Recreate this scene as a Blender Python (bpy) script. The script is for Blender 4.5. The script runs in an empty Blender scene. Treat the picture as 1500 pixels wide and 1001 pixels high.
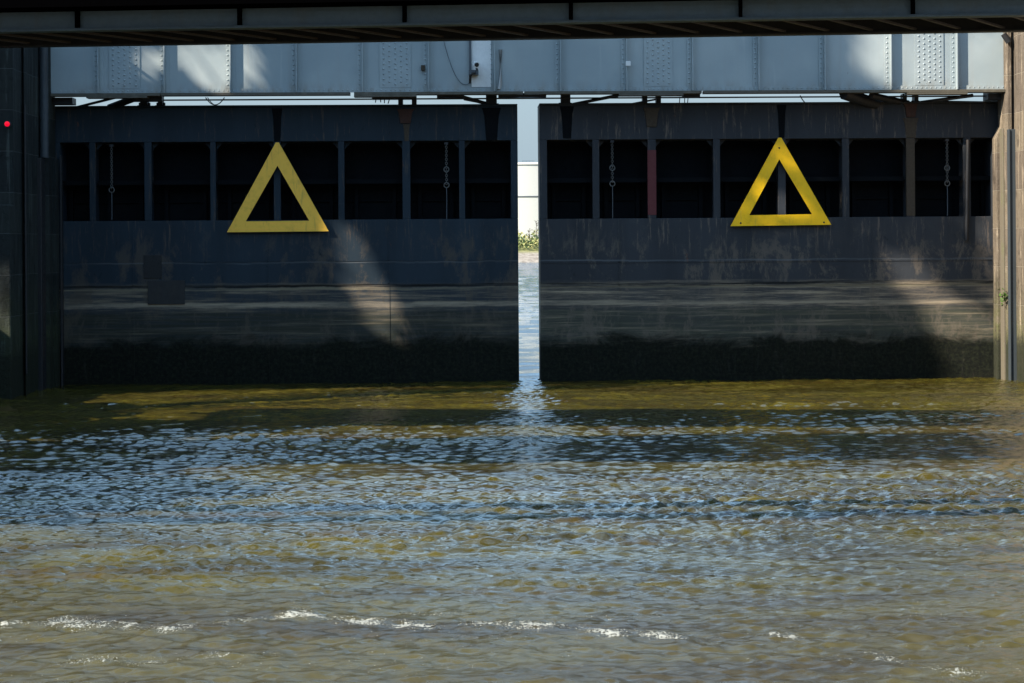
import bpy, math, random
import numpy as np
from mathutils import Vector, Matrix
random.seed(7); rng = np.random.default_rng(11)
S = bpy.context.scene
COL = S.collection
R = math.radians

# ------------------------------------------------------------------ camera
F, PX, PY = 2850.0, 750.0, 360.0
CAM = Vector((0, 0, 3.5)); YAW = R(1.5); ROLL = 0.0065
fw = Vector((math.sin(YAW), math.cos(YAW), 0)); rt = Vector((math.cos(YAW), -math.sin(YAW), 0)); up = Vector((0, 0, 1))
cr = rt*math.cos(ROLL) - up*math.sin(ROLL); cu = rt*math.sin(ROLL) + up*math.cos(ROLL)
cd = bpy.data.cameras.new('camera'); cam = bpy.data.objects.new('camera', cd); COL.objects.link(cam)
cam.matrix_world = Matrix(((cr.x, cu.x, -fw.x, CAM.x), (cr.y, cu.y, -fw.y, CAM.y), (cr.z, cu.z, -fw.z, CAM.z), (0, 0, 0, 1)))
cd.sensor_width = 36; cd.lens = 36*F/1500; cd.shift_y = -(500.5-PY)/1500; cd.clip_end = 6000; cd.clip_start = .1
S.camera = cam
def ray(px, py): return fw*F + cr*(px-PX) + cu*(PY-py)
def P(px, py, Y):                     # measured picture point -> place on the vertical plane at depth Y
    d = ray(px, py); return CAM + d*((Y-CAM.y)/d.y)
def PZ(px, py, z):                    # ... -> place on a level plane
    d = ray(px, py); return CAM + d*((z-CAM.z)/d.z)
def XP(px, Y, py=300): return P(px, py, Y).x
def ZP(px, py, Y): return P(px, py, Y).z

# ------------------------------------------------------------------ sun
EL, AZ = R(33), R(61)                 # sun is behind the viewer and to the left
SUN = Vector((-math.cos(EL)*math.sin(AZ), -math.cos(EL)*math.cos(AZ), math.sin(EL)))
KX, KY = SUN.x/SUN.z, SUN.y/SUN.z     # travel per metre of height
ld = bpy.data.lights.new('sun', 'SUN'); ld.energy = 5.0; ld.angle = R(.6); ld.color = (1, .90, .76)
lo = bpy.data.objects.new('sun', ld); COL.objects.link(lo)
lo.rotation_euler = SUN.to_track_quat('Z', 'Y').to_euler()
W = bpy.data.worlds.new('World'); S.world = W; W.use_nodes = True
nt = W.node_tree; bg = nt.nodes['Background']; sk = nt.nodes.new('ShaderNodeTexSky')
sk.sky_type = 'NISHITA'; sk.sun_disc = False; sk.sun_elevation = EL
sk.sun_rotation = math.atan2(SUN.x, SUN.y); sk.air_density = 1.0; sk.dust_density = .6; sk.ozone_density = 1.6
sk.dust_density = .25; sk.ozone_density = 2.5
tcw = nt.nodes.new('ShaderNodeTexCoord'); sx = nt.nodes.new('ShaderNodeSeparateXYZ'); nt.links.new(tcw.outputs['Generated'], sx.inputs[0])
cn = nt.nodes.new('ShaderNodeTexNoise'); nt.links.new(tcw.outputs['Generated'], cn.inputs[0]); cn.inputs['Scale'].default_value = 3.2; cn.inputs['Detail'].default_value = 7; cn.inputs['Roughness'].default_value = .6; cn.inputs['Distortion'].default_value = .4
mr = nt.nodes.new('ShaderNodeMapRange'); mr.interpolation_type = 'SMOOTHSTEP'; nt.links.new(cn.outputs[0], mr.inputs[0]); mr.inputs[1].default_value = .44; mr.inputs[2].default_value = .62
ml = nt.nodes.new('ShaderNodeMapRange'); ml.interpolation_type = 'SMOOTHSTEP'; nt.links.new(sx.outputs[2], ml.inputs[0]); ml.inputs[1].default_value = .16; ml.inputs[2].default_value = .4; ml.inputs[4].default_value = .9
mm_ = nt.nodes.new('ShaderNodeMath'); mm_.operation = 'MULTIPLY'; nt.links.new(mr.outputs[0], mm_.inputs[0]); nt.links.new(ml.outputs[0], mm_.inputs[1])
mx = nt.nodes.new('ShaderNodeMix'); mx.data_type = 'RGBA'; nt.links.new(mm_.outputs[0], mx.inputs[0]); nt.links.new(sk.outputs[0], mx.inputs[6]); mx.inputs[7].default_value = (7.0, 12.2, 18.0, 1)
hz = nt.nodes.new('ShaderNodeMapRange'); hz.interpolation_type = 'SMOOTHSTEP'; nt.links.new(sx.outputs[2], hz.inputs[0]); hz.inputs[1].default_value = .0; hz.inputs[2].default_value = .4; hz.inputs[2].default_value = .3
hv = nt.nodes.new('ShaderNodeMix'); hv.data_type = 'RGBA'; hv.inputs[6].default_value = (2.25, 2.95, 3.5, 1); nt.links.new(mx.outputs[2], hv.inputs[7]); nt.links.new(hz.outputs[0], hv.inputs[0])
nt.links.new(hv.outputs[2], bg.inputs[0]); bg.inputs[1].default_value = .074
S.view_settings.view_transform = 'Standard'; S.view_settings.look = 'None'
S.view_settings.exposure = 1.22; S.view_settings.gamma = 1

# ------------------------------------------------------------------ node helper
class G:
    def __init__(s, name):
        s.m = bpy.data.materials.new(name); s.m.use_nodes = True; s.t = s.m.node_tree
        s.b = s.t.nodes['Principled BSDF']; s.tc = s.t.nodes.new('ShaderNodeTexCoord')
        s.geo = s.t.nodes.new('ShaderNodeNewGeometry')
        s.pos = s.geo.outputs['Position']
        x = s.t.nodes.new('ShaderNodeSeparateXYZ'); s.t.links.new(s.pos, x.inputs[0]); s.x, s.y, s.z = x.outputs
    def n(s, k, **kw):
        q = s.t.nodes.new(k)
        for a, v in kw.items(): setattr(q, a, v)
        return q
    def put(s, sock, v):
        if isinstance(v, bpy.types.NodeSocket): s.t.links.new(v, sock)
        elif isinstance(v, (tuple, list)) and len(v) == 3 and sock.type == 'RGBA': sock.default_value = (*v, 1)
        else: sock.default_value = v
    def math(s, op, a, b=0.0, c=None, clamp=False):
        q = s.n('ShaderNodeMath', operation=op); q.use_clamp = clamp
        s.put(q.inputs[0], a); s.put(q.inputs[1], b)
        if c is not None: s.put(q.inputs[2], c)
        return q.outputs[0]
    def vec(s, x, y, z):
        q = s.n('ShaderNodeCombineXYZ'); s.put(q.inputs[0], x); s.put(q.inputs[1], y); s.put(q.inputs[2], z); return q.outputs[0]
    def scaled(s, sc, v=None):
        q = s.n('ShaderNodeVectorMath', operation='MULTIPLY'); s.put(q.inputs[0], v or s.pos); q.inputs[1].default_value = sc; return q.outputs[0]
    def noise(s, v, scale=1, detail=4, rough=.6, dist=0):
        q = s.n('ShaderNodeTexNoise'); s.put(q.inputs['Vector'], v); q.inputs['Scale'].default_value = scale
        q.inputs['Detail'].default_value = detail; q.inputs['Roughness'].default_value = rough; q.inputs['Distortion'].default_value = dist
        return q.outputs[0]
    def ramp(s, f, lo, hi, a=0.0, b=1.0):
        q = s.n('ShaderNodeMapRange'); q.interpolation_type = 'SMOOTHSTEP'
        s.put(q.inputs[0], f); s.put(q.inputs[1], lo); s.put(q.inputs[2], hi); q.inputs[3].default_value = a; q.inputs[4].default_value = b
        return q.outputs[0]
    def mix(s, f, a, b, bt='MIX'):
        q = s.n('ShaderNodeMix', data_type='RGBA', blend_type=bt); s.put(q.inputs[0], f); s.put(q.inputs[6], a); s.put(q.inputs[7], b); return q.outputs[2]
    def bump(s, h, dist=.02, st=1, nrm=None):
        q = s.n('ShaderNodeBump'); s.put(q.inputs['Height'], h); q.inputs['Distance'].default_value = dist; q.inputs['Strength'].default_value = st
        if nrm: s.put(q.inputs['Normal'], nrm)
        return q.outputs[0]
    def out(s, col, rough=.6, nrm=None, metal=0, spec=.4):
        s.put(s.b.inputs['Base Color'], col); s.put(s.b.inputs['Roughness'], rough); s.put(s.b.inputs['Metallic'], metal)
        s.put(s.b.inputs['Specular IOR Level'], spec)
        if nrm: s.put(s.b.inputs['Normal'], nrm)
        return s.m

def m_paint(name, col, stain=(.12, .09, .06), amt=.35, rough=.5, scale=1.0):
    g = G(name)
    v = g.scaled((1.6*scale, 1.6*scale, .35*scale)); n1 = g.noise(v, 2, 6, .65); n2 = g.noise(g.pos, 9*scale, 5, .7)
    st = g.math('MULTIPLY', g.ramp(n1, .5, .78), amt)
    c = g.mix(st, col, stain); c = g.mix(g.ramp(n2, .35, .7, 0, .22), c, tuple(x*.6 for x in col))
    return g.out(c, g.ramp(n2, .3, .7, rough-.08, rough+.15), g.bump(n2, .004, .5))

M = {}
def girder_mat():
    g = G('grey riveted paint')
    st = g.noise(g.scaled((7, 7, .35)), 1, 5, .6); big = g.noise(g.pos, .45, 4, .55); fine = g.noise(g.pos, 14, 5, .7)
    c = g.mix(g.ramp(big, .35, .68), (.27, .32, .335), (.34, .385, .39))
    c = g.mix(g.ramp(st, .52, .8, 0, .4), c, (.30, .31, .30))
    c = g.mix(g.ramp(st, .18, .42, .32, 0), c, (.5, .51, .5))
    wet = g.math('MULTIPLY', g.ramp(g.z, 7.75, 7.42), g.ramp(g.noise(g.scaled((5, 5, 1.5)), 1, 5), .35, .75))
    c = g.mix(g.math('MULTIPLY', wet, .55), c, (.22, .19, .14))
    rust = g.noise(g.scaled((3.1, 3.1, 1.1)), 2.1, 6, .75)
    c = g.mix(g.ramp(rust, .69, .76, 0, .7), c, (.16, .09, .05))
    return g.out(c, g.ramp(fine, .3, .7, .42, .62), g.bump(g.math('ADD', g.math('MULTIPLY', big, 3), g.math('MULTIPLY', fine, .15)), .02, .35))
M['grey'] = girder_mat()
M['pale'] = m_paint('pale grey paint', (.74, .74, .72), (.35, .33, .3), .4)
M['slate'] = m_paint('slate blue girder paint', (.13, .175, .215), (.14, .12, .1), .4)
M['fascia'] = m_paint('black fascia paint', (.0008, .0008, .001), (.001, .001, .001), .3, .9); M['fascia'].node_tree.nodes['Principled BSDF'].inputs['Specular IOR Level'].default_value = 0  # near black: the shade of the deck overhang is put into the colour
M['under'] = m_paint('brown soot steel', (.018, .015, .012), (.035, .022, .014), .5)  # very dark brown for undersides and the rear girder
M['brace'] = m_paint('brown bracing steel', (.07, .05, .038), (.05, .03, .02), .5)
M['flange'] = m_paint('weathered flange', (.085, .075, .055), (.2, .18, .14), .5)
M['dark'] = m_paint('dark steel', (.014, .015, .017), (.05, .03, .02), .5)
M['rust'] = m_paint('rust', (.055, .025, .018), (.02, .014, .012), .8, .8, 3)
M['redp'] = m_paint('red lead paint', (.10, .014, .016), (.06, .02, .02), .5)
M['ochre'] = m_paint('ochre paint', (.050, .036, .022), (.03, .022, .018), .7, .7, 2)
M['steel'] = m_paint('blue grey steel', (.075, .092, .108), (.08, .08, .08), .6)
M['pipe'] = m_paint('dull pipe', (.04, .05, .058), (.02, .02, .02), .7)
M['galv'] = m_paint('galvanised chain', (.11, .11, .105), (.2, .17, .14), .6, .5, 6)
M['white'] = m_paint('off white paint', (.46, .47, .46), (.5, .48, .44), .3)
M['black'] = m_paint('black glass', (.008, .009, .01), (.01, .01, .01), .1, .2)
M['cable'] = m_paint('black rubber', (.02, .02, .02), (.05, .04, .03), .3)

def gate_mat(name, top, sc, warm):
    g = G(name)
    u = g.vec(g.math('ADD', g.x, sc), 0, g.z)
    low = g.noise(g.scaled((.8, 0, .12), u), 1.3, 5, .6)
    hz = g.noise(g.scaled((.22, 0, 5.5), u), 1, 9, .8, .15)
    hz2 = g.noise(g.scaled((.35, 0, 16), u), 1, 5, .7)
    vs = g.noise(g.scaled((5.5, 0, .45), u), 1.5, 8, .78, .1)
    fine = g.noise(g.pos, 11, 6, .75)
    c = g.mix(g.ramp(low, .3, .7), top, tuple(x*1.35 for x in top))
    # drips under the openings
    dr = g.math('MULTIPLY', g.ramp(vs, .54, .64), g.ramp(g.z, 2.9, 3.9, 0, .95))
    c = g.mix(dr, c, (.10*warm, .08*warm, .065*warm))
    rr = g.math('MULTIPLY', g.ramp(g.noise(g.scaled((2.2, 0, .9), u), 1.7, 6, .7, .5), .66, .74), g.ramp(g.z, 2.6, 3.4, 0, .8))
    c = g.mix(rr, c, (.15, .06, .03))
    dk = g.math('MULTIPLY', g.ramp(g.noise(g.scaled((1.9, 0, 1.2), u), 2.3, 6, .7, 1.2), .62, .7), .55)
    c = g.mix(dk, c, tuple(x*.35 for x in top))
    # tide stains: fine pale lines, silty band
    zz = g.math('ADD', g.z, g.math('MULTIPLY', g.math('SUBTRACT', low, .5), .12))
    def line(z0, w, col, a, src=hz2):
        nonlocal c
        d = g.math('ABSOLUTE', g.math('SUBTRACT', zz, z0))
        c = g.mix(g.math('MULTIPLY', g.ramp(d, w, w*.3), g.ramp(src, .32, .62, 0, a)), c, col)
    band = g.math('MULTIPLY', g.ramp(zz, 2.62, 2.48), g.ramp(hz, .44, .72, .04, .95))
    c = g.mix(band, c, (.38*warm, .30*warm, .20*warm))
    bd2 = g.math('MULTIPLY', g.math('MULTIPLY', g.ramp(zz, 1.95, 1.75), g.ramp(hz2, .35, .6, .35, .9)), 1)
    c = g.mix(bd2, c, (.036*warm, .040*warm, .030*warm))
    blo = g.noise(g.scaled((1.1, 0, .55), u), 1.0, 9, .78, .3)
    c = g.mix(g.math('MULTIPLY', g.ramp(blo, .50, .60, 0, .6), g.ramp(g.z, 4.2, 3.2)), c, (.11*warm, .09*warm, .07*warm))
    scr = g.noise(g.vec(g.math('ADD', g.math('MULTIPLY', g.x, 1.2), g.math('MULTIPLY', g.z, 3)), 0, g.math('MULTIPLY', g.z, .5)), 2.2, 8, .8, .5)
    c = g.mix(g.ramp(scr, .62, .70, 0, .35), c, (.12, .11, .10))
    line(3.1, .03, (.12, .13, .14), .6); line(2.5, .05, (.006, .007, .007), 1); line(2.02, .09, (.34, .28, .2), .85, hz); line(2.42, .05, (.21, .18, .12), .8)
    # weed line
    rag = g.noise(g.scaled((.5, 0, 1), u), 1.5, 8, .7, .8)
    wl = g.math('ADD', g.z, g.math('MULTIPLY', g.math('SUBTRACT', rag, .5), 1.1))
    wm = g.math('MULTIPLY', g.ramp(wl, 1.32, .9), g.ramp(g.noise(g.scaled((6, 0, 1.2), u), 1, 5, .7), .25, .45, .75, .98))
    weed = g.mix(g.ramp(fine, .4, .7), (.004, .005, .004), (.017, .020, .011))
    c = g.mix(wm, c, weed)
    rr_ = g.mix(wm, (.55,)*3, (.8,)*3)
    h = g.math('ADD', g.math('MULTIPLY', fine, .25), g.math('MULTIPLY', g.math('MULTIPLY', rag, wm), 1.3))
    return g.out(c, g.math('ADD', .5, g.math('MULTIPLY', wm, .35)), g.bump(h, .02, .7), spec=.12)
M['gateL'] = gate_mat('blue black gate paint', (.016, .025, .034), 3.0, .78)  # blue of the sky put into this leaf's colour
M['gateR'] = gate_mat('charcoal gate paint', (.030, .033, .038), 47.0, 1.35)
M['recess'] = m_paint('recess steel', (.0042, .0055, .007), (.009, .008, .007), .7); M['recess'].node_tree.nodes['Principled BSDF'].inputs['Specular IOR Level'].default_value = .04  # shade inside the openings put into the steel's colour

def yellow(name, col, sc):
    g = G(name)
    n = g.noise(g.pos, 5, 6, .7); v = g.noise(g.scaled((9, 9, 1.3)), 1, 5, .65)
    c = g.mix(g.ramp(n, .45, .75, 0, .45), col, tuple(x*.62 for x in col)); c = g.mix(g.ramp(v, .56, .72, 0, sc), c, (.34, .23, .06))
    return g.out(c, .45, g.bump(n, .003, .5))
M['yelL'] = yellow('faded yellow sheet', (.95, .53, .06), .5)  # duller yellow with more streaks than the other sheet
M['yelR'] = yellow('bright yellow sheet', (1.0, .565, .002), .28)

def stone(name, c1, c2, joint, jbr, moss=.5):
    g = G(name)
    u = g.math('ADD', g.x, g.y)
    v = g.vec(u, g.math('ADD', g.z, .02), 0)
    b = g.n('ShaderNodeTexBrick'); g.put(b.inputs['Vector'], v); b.inputs['Scale'].default_value = 1
    b.inputs['Mortar Size'].default_value = .009; b.inputs['Mortar Smooth'].default_value = .35; b.inputs['Brick Width'].default_value = 3.1
    b.inputs['Row Height'].default_value = .97; g.put(b.inputs['Color1'], c1); g.put(b.inputs['Color2'], c2); g.put(b.inputs['Mortar'], c1)
    f = g.noise(g.pos, 6, 8, .75); st = g.noise(g.vec(g.math('MULTIPLY', u, 5), 0, g.math('MULTIPLY', g.z, .35)), 1.4, 6, .7, .2); big = g.noise(g.pos, .8, 5, .6)
    c = g.mix(g.ramp(big, .3, .7, 0, .45), b.outputs['Color'], tuple(x*.55 for x in c1))
    c = g.mix(g.ramp(st, .48, .72, 0, .65), c, tuple(x*.38 for x in c2))
    c = g.mix(g.ramp(st, .36, .46, .6, 0), c, tuple(min(.6, x*2.5) for x in c1))
    pt = g.noise(g.scaled((1, 1, .6)), 2.3, 8, .72, .4)
    c = g.mix(g.ramp(pt, .52, .64, 0, .6), c, tuple(x*.32 for x in c2)); c = g.mix(g.ramp(pt, .30, .42, .35, 0), c, tuple(x*1.5 for x in c1))
    c = g.mix(g.math('MULTIPLY', b.outputs['Fac'], jbr), c, joint)
    ms = g.math('MULTIPLY', g.ramp(g.math('ADD', g.z, g.math('MULTIPLY', big, 3)), 4.6, 2.4), g.ramp(f, .35, .65, .1, moss))
    c = g.mix(ms, c, (.07, .085, .02))
    wl = g.math('ADD', g.z, g.math('MULTIPLY', g.math('SUBTRACT', f, .5), 1.4))
    c = g.mix(g.ramp(wl, 1.35, .85, 0, .9), c, (.014, .017, .010))
    h = g.math('SUBTRACT', g.math('MULTIPLY', f, .7), b.outputs['Fac'])
    return g.out(c, .8, g.bump(h, .06, 1), spec=.2)
M['stoneL'] = stone('dark wet stone', (.026, .031, .028), (.012, .016, .017), (.11, .12, .12), .45, .3)  # much darker than the other pier: its shade is in the colour
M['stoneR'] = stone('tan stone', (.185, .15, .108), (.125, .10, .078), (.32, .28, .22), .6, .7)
M['quay'] = stone('quay stone', (.25, .23, .2), (.21, .19, .17), (.4, .38, .34), .5, .4)

# ------------------------------------------------------------------ mesh builder
class MB:
    def __init__(s): s.v = []; s.f = []; s.sm = []
    def add(s, vs, fs, smooth=False):
        o = len(s.v); s.v += [tuple(q) for q in vs]; s.f += [tuple(i+o for i in f) for f in fs]; s.sm += [smooth]*len(fs)
        return s
    def hexa(s, q):      # 8 points: bottom 4 (ccw from above), top 4
        return s.add(q, [(3, 2, 1, 0), (4, 5, 6, 7), (0, 1, 5, 4), (1, 2, 6, 5), (2, 3, 7, 6), (3, 0, 4, 7)])
    def box(s, x0, x1, y0, y1, z0, z1, ch=0):
        x0, x1 = sorted((x0, x1)); y0, y1 = sorted((y0, y1)); z0, z1 = sorted((z0, z1))
        return s.hexa([(x0, y0, z0), (x1, y0, z0), (x1, y1, z0), (x0, y1, z0), (x0, y0, z1), (x1, y0, z1), (x1, y1, z1), (x0, y1, z1)])
    def prism(s, pts, axis, a, b):   # pts outline in plane, extruded along axis ('y' or 'z')
        n = len(pts)
        if axis == 'y': v = [(x, a, z) for x, z in pts]+[(x, b, z) for x, z in pts]
        else: v = [(x, y, a) for x, y in pts]+[(x, y, b) for x, y in pts]
        f = [tuple(range(n)), tuple(range(2*n-1, n-1, -1))]+[(i, i+n, (i+1) % n+n, (i+1) % n) for i in range(n)]
        return s.add(v, f)
    def tube(s, pts, r, n=8, r1=None):
        pts = [Vector(p) for p in pts]; k = len(pts); vs = []
        for i, p in enumerate(pts):
            d = (pts[min(i+1, k-1)]-pts[max(i-1, 0)]).normalized(); a = d.cross(Vector((0, 0, 1)))
            if a.length < .05: a = d.cross(Vector((1, 0, 0)))
            a.normalize(); b = d.cross(a); rr = r if r1 is None else r+(r1-r)*i/(k-1)
            vs += [p+(a*math.cos(t)+b*math.sin(t))*rr for t in [2*math.pi*j/n for j in range(n)]]
        fs = [(i*n+j, i*n+(j+1) % n, (i+1)*n+(j+1) % n, (i+1)*n+j) for i in range(k-1) for j in range(n)]
        s.add(vs, fs, True); s.add([vs[j] for j in range(n)], [tuple(range(n-1, -1, -1))]); s.add(vs[-n:], [tuple(range(n))])
        return s
    def dome(s, c, r, d=(0, -1, 0), h=.6, n=7):
        d = Vector(d).normalized(); a = d.cross(Vector((0, 0, 1))); a = a.normalized() if a.length > .1 else Vector((1, 0, 0)); b = d.cross(a); c = Vector(c)
        vs = [c+(a*math.cos(t)+b*math.sin(t))*r for t in [2*math.pi*j/n for j in range(n)]]
        vs += [c+d*r*h*.75+(a*math.cos(t)+b*math.sin(t))*r*.65 for t in [2*math.pi*j/n for j in range(n)]]+[c+d*r*h]
        fs = [(j, (j+1) % n, n+(j+1) % n, n+j) for j in range(n)]+[(n+j, n+(j+1) % n, 2*n) for j in range(n)]
        return s.add(vs, fs, True)
    def torus(s, c, R_, r, axis='y', n=14, k=6):
        vs = []; c = Vector(c)
        for i in range(n):
            t = 2*math.pi*i/n
            e = Vector((math.cos(t), 0, math.sin(t))) if axis == 'y' else Vector((0, math.cos(t), math.sin(t)))
            w = Vector((0, 1, 0)) if axis == 'y' else Vector((1, 0, 0))
            vs += [c+e*(R_+r*math.cos(2*math.pi*j/k))+w*r*math.sin(2*math.pi*j/k) for j in range(k)]
        return s.add(vs, [(i*k+j, i*k+(j+1) % k, ((i+1) % n)*k+(j+1) % k, ((i+1) % n)*k+j) for i in range(n) for j in range(k)], True)
    def build(s, name, mat, parent=None, bevel=0, fix=True):
        base = Vector((0, 0, 0)); q = parent
        while q is not None: base += Vector(q.location); q = q.parent
        me = bpy.data.meshes.new(name)
        me.from_pydata([tuple(Vector(v)-base) for v in s.v], [], s.f); me.materials.append(mat)
        me.polygons.foreach_set('use_smooth', s.sm)
        if fix:
            import bmesh
            bm = bmesh.new(); bm.from_mesh(me); bmesh.ops.recalc_face_normals(bm, faces=bm.faces); bm.to_mesh(me); bm.free()
        o = bpy.data.objects.new(name, me); COL.objects.link(o)
        if parent: o.parent = parent
        if bevel:
            b = o.modifiers.new('bevel', 'BEVEL'); b.width = bevel; b.segments = 2; b.limit_method = 'ANGLE'
        return o
def tag(o, label=None, cat=None, group=None, kind=None):
    for k, v in (('label', label), ('category', cat), ('group', group), ('kind', kind)):
        if v: o[k] = v
    return o
def empty(name, loc, label, cat, group=None):
    o = bpy.data.objects.new(name, None); COL.objects.link(o); o.location = loc; o.empty_display_size = .3
    return tag(o, label, cat, group)

# ------------------------------------------------------------------ WATER
def water():
    xs = np.concatenate([-14-np.geomspace(.1, 1500, 46)[::-1], np.arange(-14, 16.01, .037), 16+np.geomspace(.1, 1500, 46)])
    ys = np.concatenate([-60+0*np.arange(1), np.linspace(-50, 11, 12), np.arange(12.5, 26, .028), np.arange(26, 51.5, .042), 51.5+np.geomspace(.06, 2800, 420)])
    X, Y = np.meshgrid(xs, ys)
    Z = np.zeros_like(X)
    def smooth(a, b, t):
        q = np.clip((t-a)/(b-a), 0, 1); return q*q*(3-2*q)
    # ripple strength: calm and swelly in the foreground, choppy in the middle
    lf = np.zeros_like(X)
    for i in range(14):
        k = 2*math.pi/rng.uniform(2.5, 12); th = rng.normal(math.pi/2, .55)
        lf += np.sin(k*(X*math.cos(th)*.6+Y*math.sin(th)*1.0)+rng.uniform(0, 6.28))
    lf = lf/3.0
    act = (.55+.45*smooth(17.2, 21.5, Y+lf*1.0+np.clip(X-3, -20, 9)*.34))*(1+.28*lf)
    act = act*(1+.4*(1-smooth(27, 34, Y)))
    act = np.clip(act, .12, 2.0)
    far = np.clip(60/np.maximum(Y, 60), 0, 1)
    side = smooth(40, 16, np.abs(X-1))
    ridge = np.zeros_like(X)
    N = 160
    near = (Y > 12) & (Y < 51.6) & (X > -14.2) & (X < 16.2)
    Xn, Yn = X[near], Y[near]; wob = .35*np.sin(Xn*.7+1.3*np.sin(Yn*.31))+.25*np.sin(Yn*.9+Xn*.23)
    zn = np.zeros_like(Xn); an = act[near]
    for i in range(N):
        lam = math.exp(rng.uniform(math.log(.12), math.log(.62)))
        k = 2*math.pi/lam; th = rng.normal(math.pi/2+.08, .55); ph = rng.uniform(0, 6.28)
        slope = .037*(1.0 if lam < .5 else .75)
        p = k*(Xn*math.cos(th)+Yn*math.sin(th)+wob*.5)+ph
        # wave groups
        grp = (.5+.5*np.sin(Xn*rng.uniform(-1.2, 1.2)+Yn*rng.uniform(-.9, .9)+rng.uniform(0, 6.28)))**2*1.25
        zn += slope/k*(np.sin(p)+.22*np.cos(2*p))*grp
    nr = Yn < 31; xq, yq = Xn[nr], Yn[nr]; zq = np.zeros_like(xq); fade = smooth(31, 24, yq)
    for i in range(60):
        lam = math.exp(rng.uniform(math.log(.085), math.log(.22))); k = 2*math.pi/lam; th = rng.normal(math.pi/2, .75)
        grp = (.5+.5*np.sin(xq*rng.uniform(-2, 2)+yq*rng.uniform(-1.4, 1.4)+rng.uniform(0, 6.28)))**2*1.3
        zq += .030/k*np.sin(k*(xq*math.cos(th)+yq*math.sin(th)+wob[nr]*.3)+rng.uniform(0, 6.28))*grp
    Z[near] += zn*an
    tmp = np.zeros_like(Xn); tmp[nr] = zq*fade; Z[near] += tmp
    for i in range(10):
        lam = rng.uniform(1.8, 5); k = 2*math.pi/lam; th = rng.normal(math.pi/2, .4)
        Z += .007/k*np.sin(k*(X*math.cos(th)+Y*math.sin(th))+rng.uniform(0, 6.28))*far*(Y < 120)
    # outer river: broader wavelets
    fy = smooth(51, 53, Y)*(Y < 420)
    for i in range(40):
        lam = math.exp(rng.uniform(math.log(.5), math.log(5))); k = 2*math.pi/lam; th = rng.normal(math.pi/2, .45)
        Z += .016/k*np.sin(k*(X*math.cos(th)+Y*math.sin(th))+rng.uniform(0, 6.28))*fy*(np.abs(X-2) < 14)
    # foam lines of the wash in the foreground
    foam = np.zeros_like(X)
    def fline(pts, w, a, hgt):
        q = [PZ(x, y, 0) for x, y in pts]
        qx = np.array([p.x for p in q]); qy = np.array([p.y for p in q])
        cy = np.interp(X, qx, qy, left=-99, right=-99)
        e = np.minimum(smooth(qx[0]-.15, qx[0]+.15, X), smooth(qx[-1]+.15, qx[-1]-.15, X))
        cy = cy+.10*np.sin(X*3.1)+.06*np.sin(X*7.7+1)
        brk = .86+.22*np.sin(X*1.9+pts[0][1])*np.sin(X*4.7+pts[0][0])+.2*np.sin(X*11.3)
        return a*np.clip(brk, 0, 1)*np.exp(-((Y-cy)/w)**2)*e, .35*hgt*np.exp(-((Y-cy)/(w*1.7))**2)*e
    for pts, w, a, hgt in [([(-20, 913), (110, 917), (230, 920), (350, 909), (440, 905), (560, 911), (680, 915), (790, 919), (900, 926), (1030, 940)], .15, .85, .035),
                      ([(60, 975), (180, 968), (330, 965), (420, 968)], .16, .62, .02), ([(540, 898), (600, 893), (700, 898), (760, 903)], .10, .55, .01),
                      ([(560, 938), (640, 934), (780, 940)], .10, .5, .01), ([(1120, 938), (1150, 933), (1185, 936)], .13, .95, .02),
                      ([(1200, 953), (1300, 960), (1400, 985), (1480, 994)], .12, .6, .015), ([(620, 900), (900, 900), (1010, 905)], .10, .42, 0),
                      ([(405, 906), (430, 903), (470, 906)], .22, 1.0, .03), ([(60, 915), (110, 912), (160, 918)], .2, .75, .02)]:
        a_, h_ = fline(pts, w*1.7, a, hgt); foam = np.maximum(foam, a_); Z += h_*(Y < 22)
    ny, nx = X.shape
    co = np.stack([X, Y, Z], -1).reshape(-1, 3)
    i = np.arange(ny*nx).reshape(ny, nx)
    q = np.stack([i[:-1, :-1], i[:-1, 1:], i[1:, 1:], i[1:, :-1]], -1).reshape(-1, 4)
    me = bpy.data.meshes.new('water'); me.vertices.add(len(co)); me.vertices.foreach_set('co', co.ravel())
    me.loops.add(q.size); me.loops.foreach_set('vertex_index', q.ravel().astype(np.int32))
    me.polygons.add(len(q)); me.polygons.foreach_set('loop_start', np.arange(0, q.size, 4, dtype=np.int32))
    me.polygons.foreach_set('use_smooth', np.ones(len(q), bool)); me.update(calc_edges=True)
    at = me.attributes.new('foam', 'FLOAT', 'POINT'); at.data.foreach_set('value', foam.ravel().astype(np.float32))
    o = bpy.data.objects.new('water', me); COL.objects.link(o)
    g = G('muddy river water')
    b1 = g.noise(g.scaled((.5, 1.3, 1)), .7, 5, .6, .6); b2 = g.noise(g.scaled((.25, .8, 1)), 1.1, 4, .6)
    c = g.mix(g.ramp(b1, .35, .68), (.032, .026, .005), (.072, .059, .008))
    c = g.mix(g.ramp(b2, .5, .72, 0, .65), c, (.045, .027, .007))
    at = g.n('ShaderNodeAttribute', attribute_name='foam').outputs['Fac']
    f1 = g.noise(g.scaled((1, .8, 1)), 30, 5, .85); f2 = g.noise(g.scaled((1, 1.2, 1)), 2.6, 5, .7)
    fm = g.math('MULTIPLY', g.ramp(f2, .30, .54), at)
    thr = g.math('SUBTRACT', .71, g.math('MULTIPLY', fm, .335))
    foam_glint = g.math('MULTIPLY', g.ramp(f1, thr, g.math('ADD', thr, .06)), g.ramp(at, .02, .12))
    glints = g.math('MULTIPLY', g.ramp(g.noise(g.scaled((1, 1.2, 1)), 34, 2, .5), .70, .74), g.math('MULTIPLY', g.ramp(g.noise(g.scaled((.6, 1.5, 1)), 1.3, 3), .5, .62), g.ramp(g.y, 20.5, 18.5)))  # small white dots: sun glints painted in along with the foam
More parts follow.
